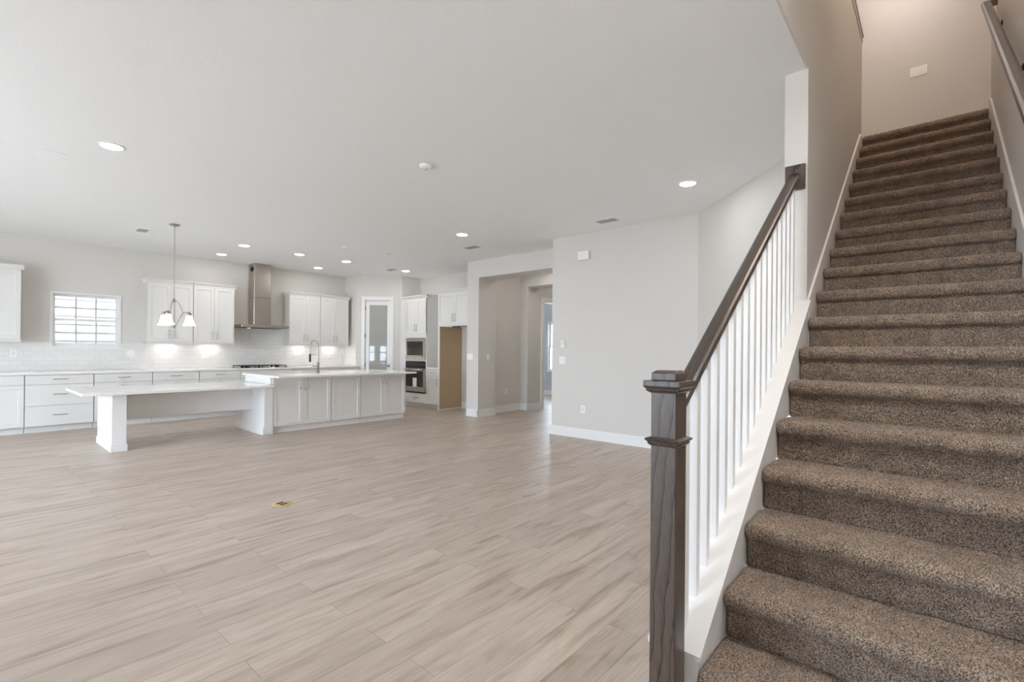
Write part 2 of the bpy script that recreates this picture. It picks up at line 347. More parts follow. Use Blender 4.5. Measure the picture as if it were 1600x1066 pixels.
# baseboards
def bb(name, pts_list):
    mb = MB()
    for p0, p1, nrm in pts_list:
        p0 = Vector((*p0, 0)); p1 = Vector((*p1, 0)); n = Vector((*nrm, 0))
        for d, z0, z1 in ((.016, 0, .125), (.009, .125, .14), (.026, 0, .018)):
            a, b_, c_, e = p0, p1, p1+n*d, p0+n*d
            mb.prism([(a.x, a.y), (b_.x, b_.y), (c_.x, c_.y), (e.x, e.y)], 'z', z0, z1)
    return struct(name, mb, TRIM)
q = math.sqrt(.5)
bb('baseboard_right', [((BX, 4.53), (BX, 2.24), (-1, 0)), ((BX, 2.24), (DE, .72), (-q, q)), ((BX, 4.51), (6.64, 4.51), (0, 1))])
bb('baseboard_pillar', [((6.64, JY-.016), (6.64, 6.985), (-1, 0)), ((6.624, JY), (7.12, JY), (0, -1)), ((7.12, JY), (7.12, 6.87), (1, 0))])
bb('baseboard_hall', [((7.12, 6.87), (8.15, 6.87), (0, -1)), ((8.15, 6.87), (8.15, JY-.016), (-1, 0)), ((8.134, JY), (8.63, JY), (0, -1))])
bb('baseboard_study', [((11.5, 6.8), (11.5, 10.4), (-1, 0))])
bb('baseboard_alcove', [((AX, 7.0), (AX, 7.97), (-1, 0)), ((6.66, 6.99), (AX, 6.99), (0, 1))])
# hall doorway casing
c = MB().box(8.63, 8.72, JY-.02, JY, 0, 2.42).box(9.55, 9.64, JY-.02, JY, 0, 2.42).box(8.63, 9.64, JY-.02, JY, 2.42, 2.51).box(8.72, 8.735, JY, 6.8, 0, 2.405).box(9.535, 9.55, JY, 6.8, 0, 2.405).box(8.72, 9.55, JY, 6.8, 2.405, 2.42)
struct('trim_2', c, TRIM)
# study window
def window(name, axis, a0, a1, z0, z1, p, depth, cols, rows, mframe):
    """double hung window; axis 'x' runs along x at y=p (looking +y) ; 'y' runs along y at x=p (looking +x)"""
    def B(mb, s0, s1, d0, d1, zz0, zz1, bev=0):
        return mb.box(s0, s1, p+d0, p+d1, zz0, zz1, bev) if axis == 'x' else mb.box(p+d0, p+d1, s0, s1, zz0, zz1, bev)
    fr = MB(); t = .03
    B(fr, a0, a0+t, -.012, depth, z0, z1); B(fr, a1-t, a1, -.012, depth, z0, z1); B(fr, a0, a1, -.014, depth, z1-t, z1); B(fr, a0, a1, -.02, depth, z0, z0+t)
    o = struct(name, fr, mframe)
    zm = (z0+z1)/2
    for nm, s0, s1, d in (('upper_sash', zm, z1-t, .075), ('lower_sash', z0+t, zm+.03, .045)):
        sh = MB(); e = .036
        B(sh, a0+t, a0+t+e, d, d+.03, s0, s1); B(sh, a1-t-e, a1-t, d, d+.03, s0, s1); B(sh, a0+t+e, a1-t-e, d, d+.03, s1-e, s1); B(sh, a0+t+e, a1-t-e, d, d+.03, s0, s0+e*(1.5 if nm == 'lower_sash' else .8))
        so = sh.build(nm, mframe, o)
        mu = MB(); x0, x1 = a0+t+e, a1-t-e
        for k in range(1, cols): xx = x0+(x1-x0)*k/cols; B(mu, xx-.011, xx+.011, d+.008, d+.024, s0+e*.8, s1-e)
        for k in range(1, rows): zz = s0+e+(s1-s0-2*e)*k/rows; B(mu, x0, x1, d+.010, d+.022, zz-.009, zz+.009)
        mu.build('muntins', MUNT, so)
        pn = MB(); B(pn, x0, x1, d+.014, d+.018, s0+e*.8, s1-e); pn.build('pane', PANE, so)
    return o
MUNT = mat('window_grid', (205, 206, 206), .4, noise_amt=.01)
window('window_1', 'x', WX0, WX1, WZ0, WZ1, YB, .12, 3, 2, TRIM)
window('window_2', 'y', W2[0], W2[1], W2[2], W2[3], 11.5, .1, 3, 2, TRIM)
struct('ceiling_sky_blocker', MB().box(-6, 13, 10.951, 12.0, 2.95, 3.1), TRIM)  # unseen overhang added to block sky light outside the kitchen window
# neighbour's house beyond the kitchen window, and ground outside
c = MB()
SID = mat('beige_lap_siding', (150, 146, 139), .5, noise_amt=.02)
for k in range(26): c.prism([(13.4, -.1+k*.17), (13.43, -.1+k*.17), (13.43, .07+k*.17), (13.415, .07+k*.17)], 'x', -4, 9)
c.box(-4, 9, 12.85, 13.5, 4.3, 4.45)  # unseen upper overhang, added to keep skylight off the siding
o = c.build('neighbour_house', SID); tag(o, 'pale lap-sided house wall outside the kitchen window', 'house')
struct('floor_outside', MB().box(-30, REAR-.16, -14, 26, -.22, -.12).box(-30, 9, 10.96, 26, -.22, -.12).box(11.71, 30, -14, 26, -.22, -.12), mat('pale_paving', (214, 210, 203), .8, noise_amt=.06, noise_scale=4))

# ------------------------------------------------------------------ staircase
ks = [1, 2, 3, 4, 5, 10, 12, 14, 19]; zs = [.253, .427, .601, .783, .964, 1.880, 2.242, 2.615, 3.574]
def zk(k):
    if k <= 0: return 0.
    for i in range(len(ks)-1):
        if k <= ks[i+1]:
            t = (k-ks[i])/(ks[i+1]-ks[i]); return zs[i]+(zs[i+1]-zs[i])*t
    return zs[-1]
def xk(k): return 1.6167+.257*k
SY0, SY1 = -.372, .574
stair = empty('staircase', (1.6, .1, 0), 0, 'straight flight of stairs covered in shaggy taupe brown carpet', 'staircase')
def step(k):
    xr = xk(k-1); xb = xk(k)+.012; z1 = zk(k); z0 = zk(k-1)-.004
    if k == 19: xb = xk(18)+.06
    res = .0052 if k <= 7 else .009
    nose = .034; r = .030
    # profile: riser bottom -> riser top -> nosing -> tread back
    P = [(xr, z0), (xr, z1-2*r-.012)]
    cx, cz = xr-nose+r, z1-r-.004
    for a in range(-80, 91, 10):
        A = math.radians(180-a) if False else math.radians(a)
        P.append((cx-r*math.cos(A), cz+(r+.004)*math.sin(A)))
    P += [(xr+.06, z1+.001), (xb, z1-.002)]
    Q = [P[0]]
    for i in range(1, len(P)):
        a, b_ = P[i-1], P[i]; L = math.hypot(b_[0]-a[0], b_[1]-a[1]); n = max(1, int(L/res))
        for j in range(1, n+1): Q.append((a[0]+(b_[0]-a[0])*j/n, a[1]+(b_[1]-a[1])*j/n))
    ny = int((SY1-SY0)/res); bm = bmesh.new(); rows = []
    for i, p in enumerate(Q):
        a = Q[max(i-1, 0)]; b_ = Q[min(i+1, len(Q)-1)]; d = Vector((b_[0]-a[0], 0, b_[1]-a[1])).normalized(); nr = Vector((-d.z, 0, d.x))
        row = []
        for j in range(ny+1):
            v = Vector((p[0], SY0+(SY1-SY0)*j/ny, p[1]))
            h = .006*noise.noise(v*95)+.003*noise.noise(v*230+Vector((3, 1, 7)))+.0025*noise.noise(v*16)
            ed = min(j, ny-j)*(SY1-SY0)/ny
            if ed < .02: h -= .010*(1-ed/.02)**2
            row.append(bm.verts.new(v+nr*h))
        rows.append(row)
    for i in range(len(rows)-1):
        for j in range(ny):
            f_ = bm.faces.new((rows[i][j], rows[i][j+1], rows[i+1][j+1], rows[i+1][j])); f_.smooth = True
    # close underneath so the step is solid
    bl = [bm.verts.new((xb, SY0+(SY1-SY0)*j/ny, z0)) for j in (0, ny)]
    bm.faces.new([rows[-1][j] for j in range(ny+1)]+[bl[1], bl[0]])
    bm.faces.new([rows[0][j] for j in range(ny, -1, -1)]+[bl[0], bl[1]])
    bm.faces.new([r_[0] for r_ in rows]+[bl[0]]); bm.faces.new([r_[ny] for r_ in rows][::-1]+[bl[1]])
    bmesh.ops.recalc_face_normals(bm, faces=bm.faces[:])
    me = bpy.data.meshes.new('step'); bm.to_mesh(me); bm.free(); me.materials.append(CARPET)
    o = bpy.data.objects.new('step', me); COL.objects.link(o); o.parent = stair; o.matrix_parent_inverse = Matrix.Translation(-Vector(stair.location))
for k in range(1, 20): step(k)
# skirt boards and the curb under the balusters
def cz(x): return .44+.724*(x-1.788)
def slope_poly(x0, x1, lo, hi): return [(x0, cz(x0)+lo), (x1, cz(x1)+lo), (x1, cz(x1)+hi), (x0, cz(x0)+hi)]
struct('trim_3', MB().prism([(SX+.002, 1.0), (6.262, 3.05), (6.262, 3.56), (6.1, cz(6.1)), (SX+.002, cz(SX))], 'y', .575, .5895), TRIM)
struct('trim_4', MB().prism([(1.2, 0), (6.245, 3.05), (6.245, 3.67), (6.1, cz(6.1)+.04), (1.2, cz(1.2)+.04)], 'y', -.3865, -.373), TRIM)
CX0 = 1.60
struct('wall_stair_curb', MB().prism([(CX0, 0), (SX-.002, 0), (SX-.002, cz(SX)-.018), (CX0, cz(CX0)-.018)], 'y', .577, .735), TRIM)
struct('trim_5', MB().prism(slope_poly(CX0-.006, SX-.002, -.018, 0), 'y', .566, .748), TRIM)

# ------------------------------------------------------------------ balustrade
NY0, NY1, NX0, NX1 = .6117, .6967, 1.493, 1.578
NC = ((NX0+NX1)/2, (NY0+NY1)/2)
bal = empty('stair_balustrade', (NC[0], NC[1], 0), 0, 'open stair balustrade with dark oak newel post, sloping handrail and white square balusters', 'balustrade')
inv = Matrix.Translation(-Vector(bal.location))
def bpart(mb, name, m, parent=bal):
    o = mb.build(name, m, parent)
    if parent is bal: o.matrix_parent_inverse = inv
    return o
hw = (NX1-NX0)/2
newel = bpart(MB().box(NX0, NX1, NY0, NY1, 0, 1.17, .003), 'newel_post', OAK)
def sq(mb, r, z0, z1, bev=.002, r2=None):
    if r2 is None: return mb.box(NC[0]-r, NC[0]+r, NC[1]-r, NC[1]+r, z0, z1, bev)
    A = [mb.bm.verts.new((NC[0]+sx*r, NC[1]+sy*r, z0)) for sx, sy in ((-1, -1), (1, -1), (1, 1), (-1, 1))]
    B = [mb.bm.verts.new((NC[0]+sx*r2, NC[1]+sy*r2, z1)) for sx, sy in ((-1, -1), (1, -1), (1, 1), (-1, 1))]
    mb.bm.faces.new(A[::-1]); mb.bm.faces.new(B)
    for i in range(4): mb.bm.faces.new((A[i], A[(i+1) % 4], B[(i+1) % 4], B[i]))
    return mb
cap = MB(); sq(cap, hw+.002, 1.163, 1.171, 0, hw+.013); sq(cap, hw+.013, 1.171, 1.176); sq(cap, hw+.012, 1.176, 1.184, 0, hw+.02); sq(cap, hw+.02, 1.184, 1.203); sq(cap, hw, 1.203, 1.229, .003); sq(cap, hw-.002, 1.229, 1.236, 0, hw-.012)
bpart(cap, 'newel_cap', OAK, newel)
col_ = MB(); sq(col_, hw+.001, .990, .998, 0, hw+.009); sq(col_, hw+.009, .998, 1.003); sq(col_, hw+.008, 1.003, 1.010, 0, hw+.016); sq(col_, hw+.016, 1.010, 1.014); sq(col_, hw+.015, 1.014, 1.019, 0, hw+.001)
bpart(col_, 'newel_collar', OAK, newel)
# handrail
RY = .655
def rz_(x): return 1.274+.708*(x-1.795)      # top surface
prof = [(-.031, -.016), (-.029, -.006), (-.020, -.001), (0, .001), (.020, -.001), (.029, -.006), (.031, -.016), (.030, -.028), (.023, -.035), (.021, -.052), (-.021, -.052), (-.023, -.035), (-.030, -.028)]
mb = MB(); A = []
for x in (NX1, SX-.02): A.append([mb.bm.verts.new((x, RY+a, rz_(x)+b_)) for a, b_ in prof])
n = len(prof); mb.bm.faces.new(A[0]); mb.bm.faces.new(A[1][::-1])
for i in range(n): mb.bm.faces.new((A[0][i], A[1][i], A[1][(i+1) % n], A[0][(i+1) % n]))
bmesh.ops.recalc_face_normals(mb.bm, faces=mb.bm.faces[:])
bpart(mb, 'handrail', OAKX)
bpart(MB().box(SX-.022, SX-.001, .598, .708, 2.31, 2.465, .004), 'rosette', OAK)
for i in range(17):
    xb = 1.68+.1033*i; x0 = xb-.032; t0 = cz(x0)-.004; t1 = cz(xb)-.004
    mb = MB(); zt0 = rz_(x0)-.05; zt1 = rz_(xb)-.05
    mb.prism([(x0, t0), (xb, t1), (xb, zt1), (x0, zt0)], 'y', .639, .671)
    bpart(mb, 'baluster', TRIM)

# wall handrail on the right
hr = empty('stair_handrail', (4.2, -.32, 2.9), 0, 'dark oak handrail on brackets along the right stair wall', 'handrail')
inv2 = Matrix.Translation(-Vector(hr.location))
def wz(x): return 3.54+.733*(x-4.75)
mb = MB(); A = []
prof2 = [(-.030, -.014), (-.026, -.004), (-.014, .001), (.014, .001), (.026, -.004), (.030, -.014), (.030, -.03), (.022, -.038), (.020, -.055), (-.020, -.055), (-.022, -.038), (-.030, -.03)]
for x in (1.9, 5.70): A.append([mb.bm.verts.new((x, -.318+a, wz(x)+.055+b_)) for a, b_ in prof2])
n = len(prof2); mb.bm.faces.new(A[0]); mb.bm.faces.new(A[1][::-1])
for i in range(n): mb.bm.faces.new((A[0][i], A[1][i], A[1][(i+1) % n], A[0][(i+1) % n]))
bmesh.ops.recalc_face_normals(mb.bm, faces=mb.bm.faces[:])
o = mb.build('rail', OAKX, hr); o.matrix_parent_inverse = inv2
o = MB().prism([(5.66, wz(5.66)+.002), (5.70, wz(5.70)+.002), (5.70, wz(5.70)+.056), (5.66, wz(5.66)+.056)], 'y', -.3865, -.30).build('rail_return', OAK, hr); o.matrix_parent_inverse = inv2
for x in (2.6, 4.05, 5.25):
    o = MB().tube(spline([(x, -.3865, wz(x)-.06), (x, -.345, wz(x)-.055), (x, -.322, wz(x)-.02), (x, -.318, wz(x)+.004)], 5), .008).cyl((x, -.3865, wz(x)-.06), .022, .008, 14, 'y').build('bracket', DARKM, hr); o.matrix_parent_inverse = inv2

# ------------------------------------------------------------------ cabinets
def shaker(mb, x0, x1, z0, z1, y=0., t=.02, rail=.058, rec=.009):
    """shaker panel, front at y-t, back at y"""
    f_, bk = y-t, y
    V = mb.bm.verts.new
    o = [V((x0, f_, z0)), V((x1, f_, z0)), V((x1, f_, z1)), V((x0, f_, z1))]
    ob = [V((x0, bk, z0)), V((x1, bk, z0)), V((x1, bk, z1)), V((x0, bk, z1))]
    a, b_, c_, d = x0+rail, x1-rail, z0+rail, z1-rail
    i1 = [V((a, f_, c_)), V((b_, f_, c_)), V((b_, f_, d)), V((a, f_, d))]
    e = .004
    i2 = [V((a+e, f_+rec, c_+e)), V((b_-e, f_+rec, c_+e)), V((b_-e, f_+rec, d-e)), V((a+e, f_+rec, d-e))]
    fs = []
    for i in range(4):
        j = (i+1) % 4
        fs += [mb.bm.faces.new((o[i], o[j], i1[j], i1[i])), mb.bm.faces.new((i1[i], i1[j], i2[j], i2[i])), mb.bm.faces.new((o[j], o[i], ob[i], ob[j]))]
    fs += [mb.bm.faces.new(i2), mb.bm.faces.new(ob[::-1])]
    return mb
def slab(mb, x0, x1, z0, z1, y=0., t=.02): return mb.box(x0, x1, y-t, y, z0, z1, .002)
def pull(parent, x, z, L, vert, y=-.02):
    mb = MB(); h = L/2; s = .028
    if vert: pts = [(x, y, z-h), (x, y-s*.8, z-h+.006), (x, y-s, z-h+.02), (x, y-s-.002, z), (x, y-s, z+h-.02), (x, y-s*.8, z+h-.006), (x, y, z+h)]
    else: pts = [(x-h, y, z), (x-h+.006, y-s*.8, z), (x-h+.02, y-s, z), (x, y-s-.002, z), (x+h-.02, y-s, z), (x+h-.006, y-s*.8, z), (x+h, y, z)]
    mb.tube(spline(pts, 3), .0058, 8)
    return mb.build('handle', NICKEL, parent)
def panelpart(root, kind, x0, x1, z0, z1, hx=None, hz=None, vert=True, L=.15, style='shaker'):
    mb = MB()
    (shaker if style == 'shaker' else slab)(mb, x0, x1, z0, z1)
    o = mb.build(kind, CAB, root)
    if hx is not None: pull(o, hx, hz, L, vert)
    return o
G = .003
def base_unit(x0, x1, label, fronts, y=10.12, group='base cabinets along the back wall', toe=True):
    w_ = x1-x0
    r = empty('base_cabinet', (x0, y, 0), 0, label, 'cabinet', group)
    MB().box(.001, w_-.001, .0, .60, .1, .872).build('body', [CABIN], r)
    MB().box(.001, w_-.001, .07, .085, 0, .1).build('toe_kick', CAB, r)
    for fr in fronts:
        if fr[0] == 'drawer': panelpart(r, 'drawer', G, w_-G, fr[1], fr[2], w_/2, (fr[1]+fr[2])/2+.01, False, .16, 'slab')
        elif fr[0] == 'door': panelpart(r, 'door', G, w_-G, fr[1], fr[2], w_-.05, fr[2]-.12)
        else:
            panelpart(r, 'door', G, w_/2-.0015, fr[1], fr[2], w_/2-.035, fr[2]-.12); panelpart(r, 'door', w_/2+.0015, w_-G, fr[1], fr[2], w_/2+.035, fr[2]-.12)
    return r
CABIN = mat('cabinet_carcass', (206, 203, 199), .4, noise_amt=.01)
DR = ('drawer', .728, .864)
base_unit(-.16, .632, 'white base cabinet at far left under the shorter wall cabinet', [('drawer', .728, .864), ('doors', .105, .722)])
base_unit(.636, 1.415, 'white three-drawer base cabinet below the kitchen window', [DR, ('drawer', .41, .722), ('drawer', .105, .404)])
base_unit(1.419, 2.185, 'white base cabinet directly behind the table pedestal', [DR, ('doors', .105, .722)])
base_unit(2.189, 2.885, 'white base cabinet behind the middle of the white table', [DR, ('doors', .105, .722)])
base_unit(2.889, 3.585, 'white base cabinet just left of the gas cooktop', [DR, ('doors', .105, .722)])
base_unit(3.589, 4.60, 'white base cabinet under the gas cooktop behind the island', [DR, ('doors', .105, .722)])
base_unit(4.604, 5.35, 'white base cabinet behind the island faucet, right of cooktop', [DR, ('doors', .105, .722)])
base_unit(5.354, 6.13, 'white base cabinet in the corner beside the pantry door', [DR, ('doors', .105, .722)])
tag(MB().box(-.2, 6.145, 10.085, 10.748, .874, .914, .004).build('countertop', QUARTZ), 'long white quartz countertop along the back wall under the window', 'countertop')
# backsplash tile
c = MB(); t0, t1 = YB-.012, YB-.0005
c.box(-.2, WX0, t0, t1, .9145, 1.37).box(WX1, 3.59, t0, t1, .9145, 1.37).box(WX0, WX1, t0, t1, .9145, WZ0).box(3.59, 4.66, t0, t1, .9145, 1.76).box(4.66, 6.138, t0, t1, .9145, 1.37).box(6.138, 6.149, 10.23, YB-.012, .9145, 1.40)
struct('wall_backsplash', c, TILE)

def wall_unit(x0, x1, label, z0=1.40, z1=2.46, y=10.44, depth=.31, crown=(1, 1), cdep=None, rz=0, loc=None, handles=True, single=None, group='wall cabinets on the back wall'):
    w_ = x1-x0
    r = empty('upper_cabinet', loc or (x0, y, z0), rz, label, 'cabinet', group); h = z1-z0
    MB().box(.0005, w_-.0005, 0, depth, 0, h).build('body', CABIN, r)
    if single: panelpart(r, 'door', G, w_-G, .003, h-.003, (.05 if single < 0 else w_-.05), .14)
    else:
        panelpart(r, 'door', G, w_/2-.0015, .003, h-.003, w_/2-.035, .14); panelpart(r, 'door', w_/2+.0015, w_-G, .003, h-.003, w_/2+.035, .14)
    cdep = cdep or depth
    cl = -.028 if crown[0] else 0; cr_ = w_+.028 if crown[1] else w_
    mb = MB(); prof = [(-.002, 0), (-.022, 0), (-.026, .02), (-.045, .052), (-.052, .056), (-.052, .072), (-.002, .072)]
    # crown: front run with mitred returns
    mb.prism([(p[0]+.002, h+p[1]) for p in prof], 'x', cl, cr_)
    if crown[0]: mb.box(-.028, 0, -.03, cdep, h+.04, h+.072).box(-.014, 0, -.02, cdep, h, h+.04)
    if crown[1]: mb.box(w_, w_+.028, -.03, depth, h+.04, h+.072).box(w_, w_+.014, -.02, depth, h, h+.04)
    mb.build('crown_moulding', CAB, r)
    MB().box(-.006 if crown[0] else 0, w_+(.006 if crown[1] else 0), -.012, .012, -.03, 0, .003).build('light_rail', CAB, r)
    return r
wall_unit(-.15, .608, 'white wall cabinet at far left beside the window', crown=(0, 1))
wall_unit(2.172, 2.868, 'white wall cabinet behind the chandelier, left of its pair', crown=(1, 0))
wall_unit(2.874, 3.57, 'white wall cabinet immediately left of the range hood', crown=(0, 1))
wall_unit(4.66, 5.352, 'white wall cabinet immediately right of the range hood', crown=(1, 0))
wall_unit(5.358, 6.05, 'white wall cabinet nearest the pantry door corner', crown=(0, 1))
# under-cabinet lamps
def puck(x, label):
    r = empty('under_cabinet_light', (x, 10.60, 1.399), 0, label, 'light', 'under-cabinet lights')
    MB().box(-.15, .15, -.03, .03, -.014, 0, .002).build('housing', PLASTIC, r)
    MB().box(-.14, .14, -.024, .024, -.018, -.014).build('lens', PUCK, r)
puck(2.52, 'lit under-cabinet light below the wall cabinet behind the chandelier')
puck(3.22, 'lit under-cabinet light between chandelier and range hood')
puck(5.0, 'lit under-cabinet light just right of the range hood')
puck(5.70, 'lit under-cabinet light nearest the pantry corner')

# ------------------------------------------------------------------ range hood + cooktop
r = empty('range_hood', (4.11, YB, 1.72), 0, 'stainless steel chimney range hood above the gas cooktop', 'range hood')
MB().box(-.46, .46, -.50, -.013, .0, .058, .003).build('canopy', STEEL, r)
MB().box(-.44, .44, -.48, -.03, -.006, .0).build('filter', DARKM, r)
MB().box(-.168, .168, -.315, -.013, .058, .62, .004).build('lower_chimney', STEEL, r)
MB().box(-.164, .164, -.311, -.013, .62, 1.328, .004).build('upper_chimney', STEEL, r)
MB().box(-.1665, -.1635, -.27, -.12, 1.17, 1.25).build('vent_grille', SLOT, r)
MB().cyl((.02, -.502, .029), .012, .006, 14, 'y').build('control_knob', NICKEL, r)
MB().cyl((-.24, -.25, -.009), .03, .006, 14).build('hood_lamp', SHADE, r)
r = empty('gas_cooktop', (4.07, 10.42, .914), 0, 'black gas cooktop with cast iron grates below the range hood', 'cooktop')
MB().box(-.46, .46, -.26, .26, 0.0005, .010, .003).build('glass_plate', BGLASS, r)
for gx in (-.3, 0, .3):
    g = MB()
    for t in (-.12, 0, .12): g.box(gx+t-.006, gx+t+.006, -.21, .23, .030, .044)
    for t in (-.2, -.07, .06, .22): g.box(gx-.14, gx+.14, t-.006, t+.006, .030, .044)
    for sx in (-.132, .132):
        for sy in (-.2, .22): g.box(gx+sx-.008, gx+sx+.008, sy-.008, sy+.008, .010, .032)
    g.build('grate', BLACK, r)
for bx, by, br in ((-.3, -.09, .04), (-.3, .13, .03), (0, .02, .055), (.3, -.09, .035), (.3, .13, .04)):
    MB().lathe([(br, .010), (br, .02), (br*.7, .024), (br*.7, .028)], (bx, by, 0), 16).build('burner', DARKM, r)
for kx in (-.16, -.08, 0, .08, .16): MB().lathe([(.018, .010), (.016, .034)], (kx, -.235, 0), 14).build('knob', NICKEL, r)

# ------------------------------------------------------------------ pantry door
dr = pan_box(MB(), DS0, DS0+.1, .03, .07, 0, DZ)
for s0, s1, z0, z1 in ((DS1-.07, DS1, 0, DZ), (DS0+.1, DS1-.07, 2.35, DZ), (DS0+.1, DS1-.07, 0, .26)): pan_box(dr, s0, s1, .03, .07, z0, z1)
door = struct('door_1', dr, TRIM)
pan_box(MB(), DS0+.1, DS1-.07, .046, .054, .26, 2.35).build('glass_panel', FROST, door)
cs = MB(); pan_box(cs, DS0-.075, DS0, -.018, 0, 0, DZ+.075); pan_box(cs, DS1, DS1+.085, -.018, 0, 0, DZ+.075); pan_box(cs, DS0-.075, DS1+.085, -.02, 0, DZ, DZ+.075); pan_box(cs, DS0-.085, DS1+.095, -.026, 0, DZ+.065, DZ+.08)
struct('trim_6', cs, TRIM)
for z in (2.27, 1.62, .94, .25):
    hm = MB(); pan_box(hm, DS0-.006, DS0+.012, .012, .03, z-.045, z+.045); hm.build('hinge', DARKM, door)
kp = P1+D1*.735+N1*.03
MB().lathe([(.028, 0), (.028, .004), (.010, .012), (.010, .03), (.026, .04), (.028, .055), (.018, .066), (.002, .068)], (0, 0, 0), 18, 'y').build('door_knob', NICKEL, door)
kn = [o_ for o_ in door.children if o_.name.startswith('door_knob')][0]; kn.location = (kp.x, kp.y, .915); kn.rotation_euler = (0, 0, PI-PI/4)

# ------------------------------------------------------------------ oven tower, narrow base, fridge recess  (front faces -x)
def rootX(name, x, ytop, z, label, cat, group=None): return empty(name, (x, ytop, z), -PI/2, label, cat, group)
FX = 6.84
r = rootX('oven_tower_cabinet', FX, 9.47, 0, 'tall white cabinet tower that holds the microwave and wall oven', 'cabinet')
W_ = 1.0; wl = .24      # local x 0..1 ; filler on the left up to wl
TD = .585
c = MB().box(0, W_, .0, TD, .1, .40).box(0, W_, 0, TD, 1.62, 2.46).box(0, wl-.02, 0, TD, .40, 1.62).box(W_-.018, W_, 0, TD, .4, 1.62).box(0, W_, .55, TD, .4, 1.62)
c.box(wl-.02, wl+.015, -.02, 0, .1, 2.46).box(W_-.03, W_, -.02, 0, .40, 2.46).box(wl+.015, W_-.03, -.02, 0, 1.57, 1.665).box(wl+.015, W_-.03, -.02, 0, 1.045, 1.072).box(.06, wl-.02, -.012, 0, .1, 2.46)
c.build('body', CAB, r)
MB().box(0, W_, .07, .085, 0, .1).build('toe_kick', CAB, r)
panelpart(r, 'drawer', wl+.005, W_-.004, .105, .318, (wl+W_)/2, .215, False, .16, 'slab')
mid = (wl+W_)/2+.0
panelpart(r, 'door', wl+.005, mid-.0015, 1.67, 2.455, mid-.035, 1.80); panelpart(r, 'door', mid+.0015, W_-.004, 1.67, 2.455, mid+.035, 1.80)
mb = MB(); prof = [(-.002, 0), (-.022, 0), (-.026, .02), (-.045, .052), (-.052, .056), (-.052, .072), (-.002, .072)]
mb.prism([(p[0]+.002, 2.46+p[1]) for p in prof], 'x', .06, W_+.028).box(W_, W_+.028, -.03, .30, 2.50, 2.532).box(W_, W_+.014, -.02, .30, 2.46, 2.50); mb.build('crown_moulding', CAB, r)
ox0, ox1 = wl+.02, W_-.035; ow = ox1-ox0
# microwave
m_ = rootX('built_in_microwave', FX-.021, 9.47-ox0, 1.075, 'built-in stainless microwave above the wall oven', 'microwave')
c = MB().box(0, ow, -.02, 0, 0, .07).box(0, ow, -.02, 0, .415, .485).box(0, .05, -.02, 0, .07, .415).box(ow-.075, ow, -.02, 0, .07, .415); c.build('trim_frame', STEEL, m_)
MB().box(.05, ow-.075, -.014, .0, .07, .415).build('glass_door', BGLASS, m_)
MB().box(.02, ow-.02, .022, .42, .02, .46).build('body', DARKM, m_)
MB().box(.05, ow-.09, -.03, -.014, .075, .10, .003).build('handle', STEEL, m_)
# oven
m_ = rootX('built_in_oven', FX-.021, 9.47-ox0, .325, 'built-in stainless wall oven with a white paper sheet on its dark door', 'oven')
MB().box(0, ow, -.02, 0, .56, .715, .002).build('control_panel', BGLASS, m_)
c = MB().box(0, ow, -.026, 0, .03, .14, .003).box(ow-.055, ow, -.026, 0, .14, .5).box(0, .03, -.026, 0, .14, .5).box(0, ow, -.026, 0, .5, .555); c.build('door_frame', STEEL, m_)
MB().box(.03, ow-.055, -.022, 0, .14, .5).build('door_glass', BGLASS, m_)
MB().tube([(.03, -.075, .53), (ow-.03, -.075, .53)], .013, 12).tube([(.06, -.026, .53), (.06, -.075, .53)], .008).tube([(ow-.06, -.026, .53), (ow-.06, -.075, .53)], .008).build('handle', STEEL, m_)
MB().box(0, ow, -.014, 0, 0, .028).build('vent_strip', BLACK, m_)
MB().box(.02, ow-.02, .022, .5, .02, .70).build('body', DARKM, m_)
MB().box(.28, .42, -.0235, -.022, .13, .34).build('paper_sheet', PAPER, m_)
# narrow base + counter + upper between tower and fridge panel
r = rootX('base_cabinet', FX, 8.468, 0, 'narrow white base cabinet between oven tower and fridge recess', 'cabinet')
NW = .43
MB().box(.001, NW-.001, 0, .58, .1, .872).build('body', CABIN, r); MB().box(.001, NW-.001, .07, .085, 0, .1).build('toe_kick', CAB, r)
panelpart(r, 'drawer', G, NW-G, .728, .864, NW/2, .80, False, .14, 'slab'); panelpart(r, 'door', G, NW-G, .105, .722, NW-.05, .58)
tag(MB().box(FX-.03, AX-.002, 8.037, 8.466, .874, .914, .003).build('countertop', QUARTZ), 'short white countertop between oven tower and fridge recess', 'countertop')
wall_unit(0, NW, 'narrow white wall cabinet beside the oven tower', depth=.225, rz=-PI/2, loc=(7.20, 8.467, 1.40), crown=(0, 0), single=1, group=None)
o = MB().box(6.775, AX-.002, 7.985, 8.003, .03, 1.803, mi=0).box(6.775, AX-.002, 8.003, 8.034, .0, 1.803, mi=1).box(6.772, 6.79, 7.982, 8.034, 0, 1.803, mi=1).box(6.79, AX-.002, 7.975, 7.99, 0, .03, mi=1).build('fridge_panel', [RAW, CAB])
tag(o, 'tall fridge side panel with bare tan board facing the recess', 'panel')
r = wall_unit(0, 1.032, 'white wall cabinet bridging the empty fridge recess', z0=1.835, z1=2.50, depth=.635, cdep=.35, rz=-PI/2, loc=(6.79, 8.034, 1.835), crown=(1, 0), group=None)

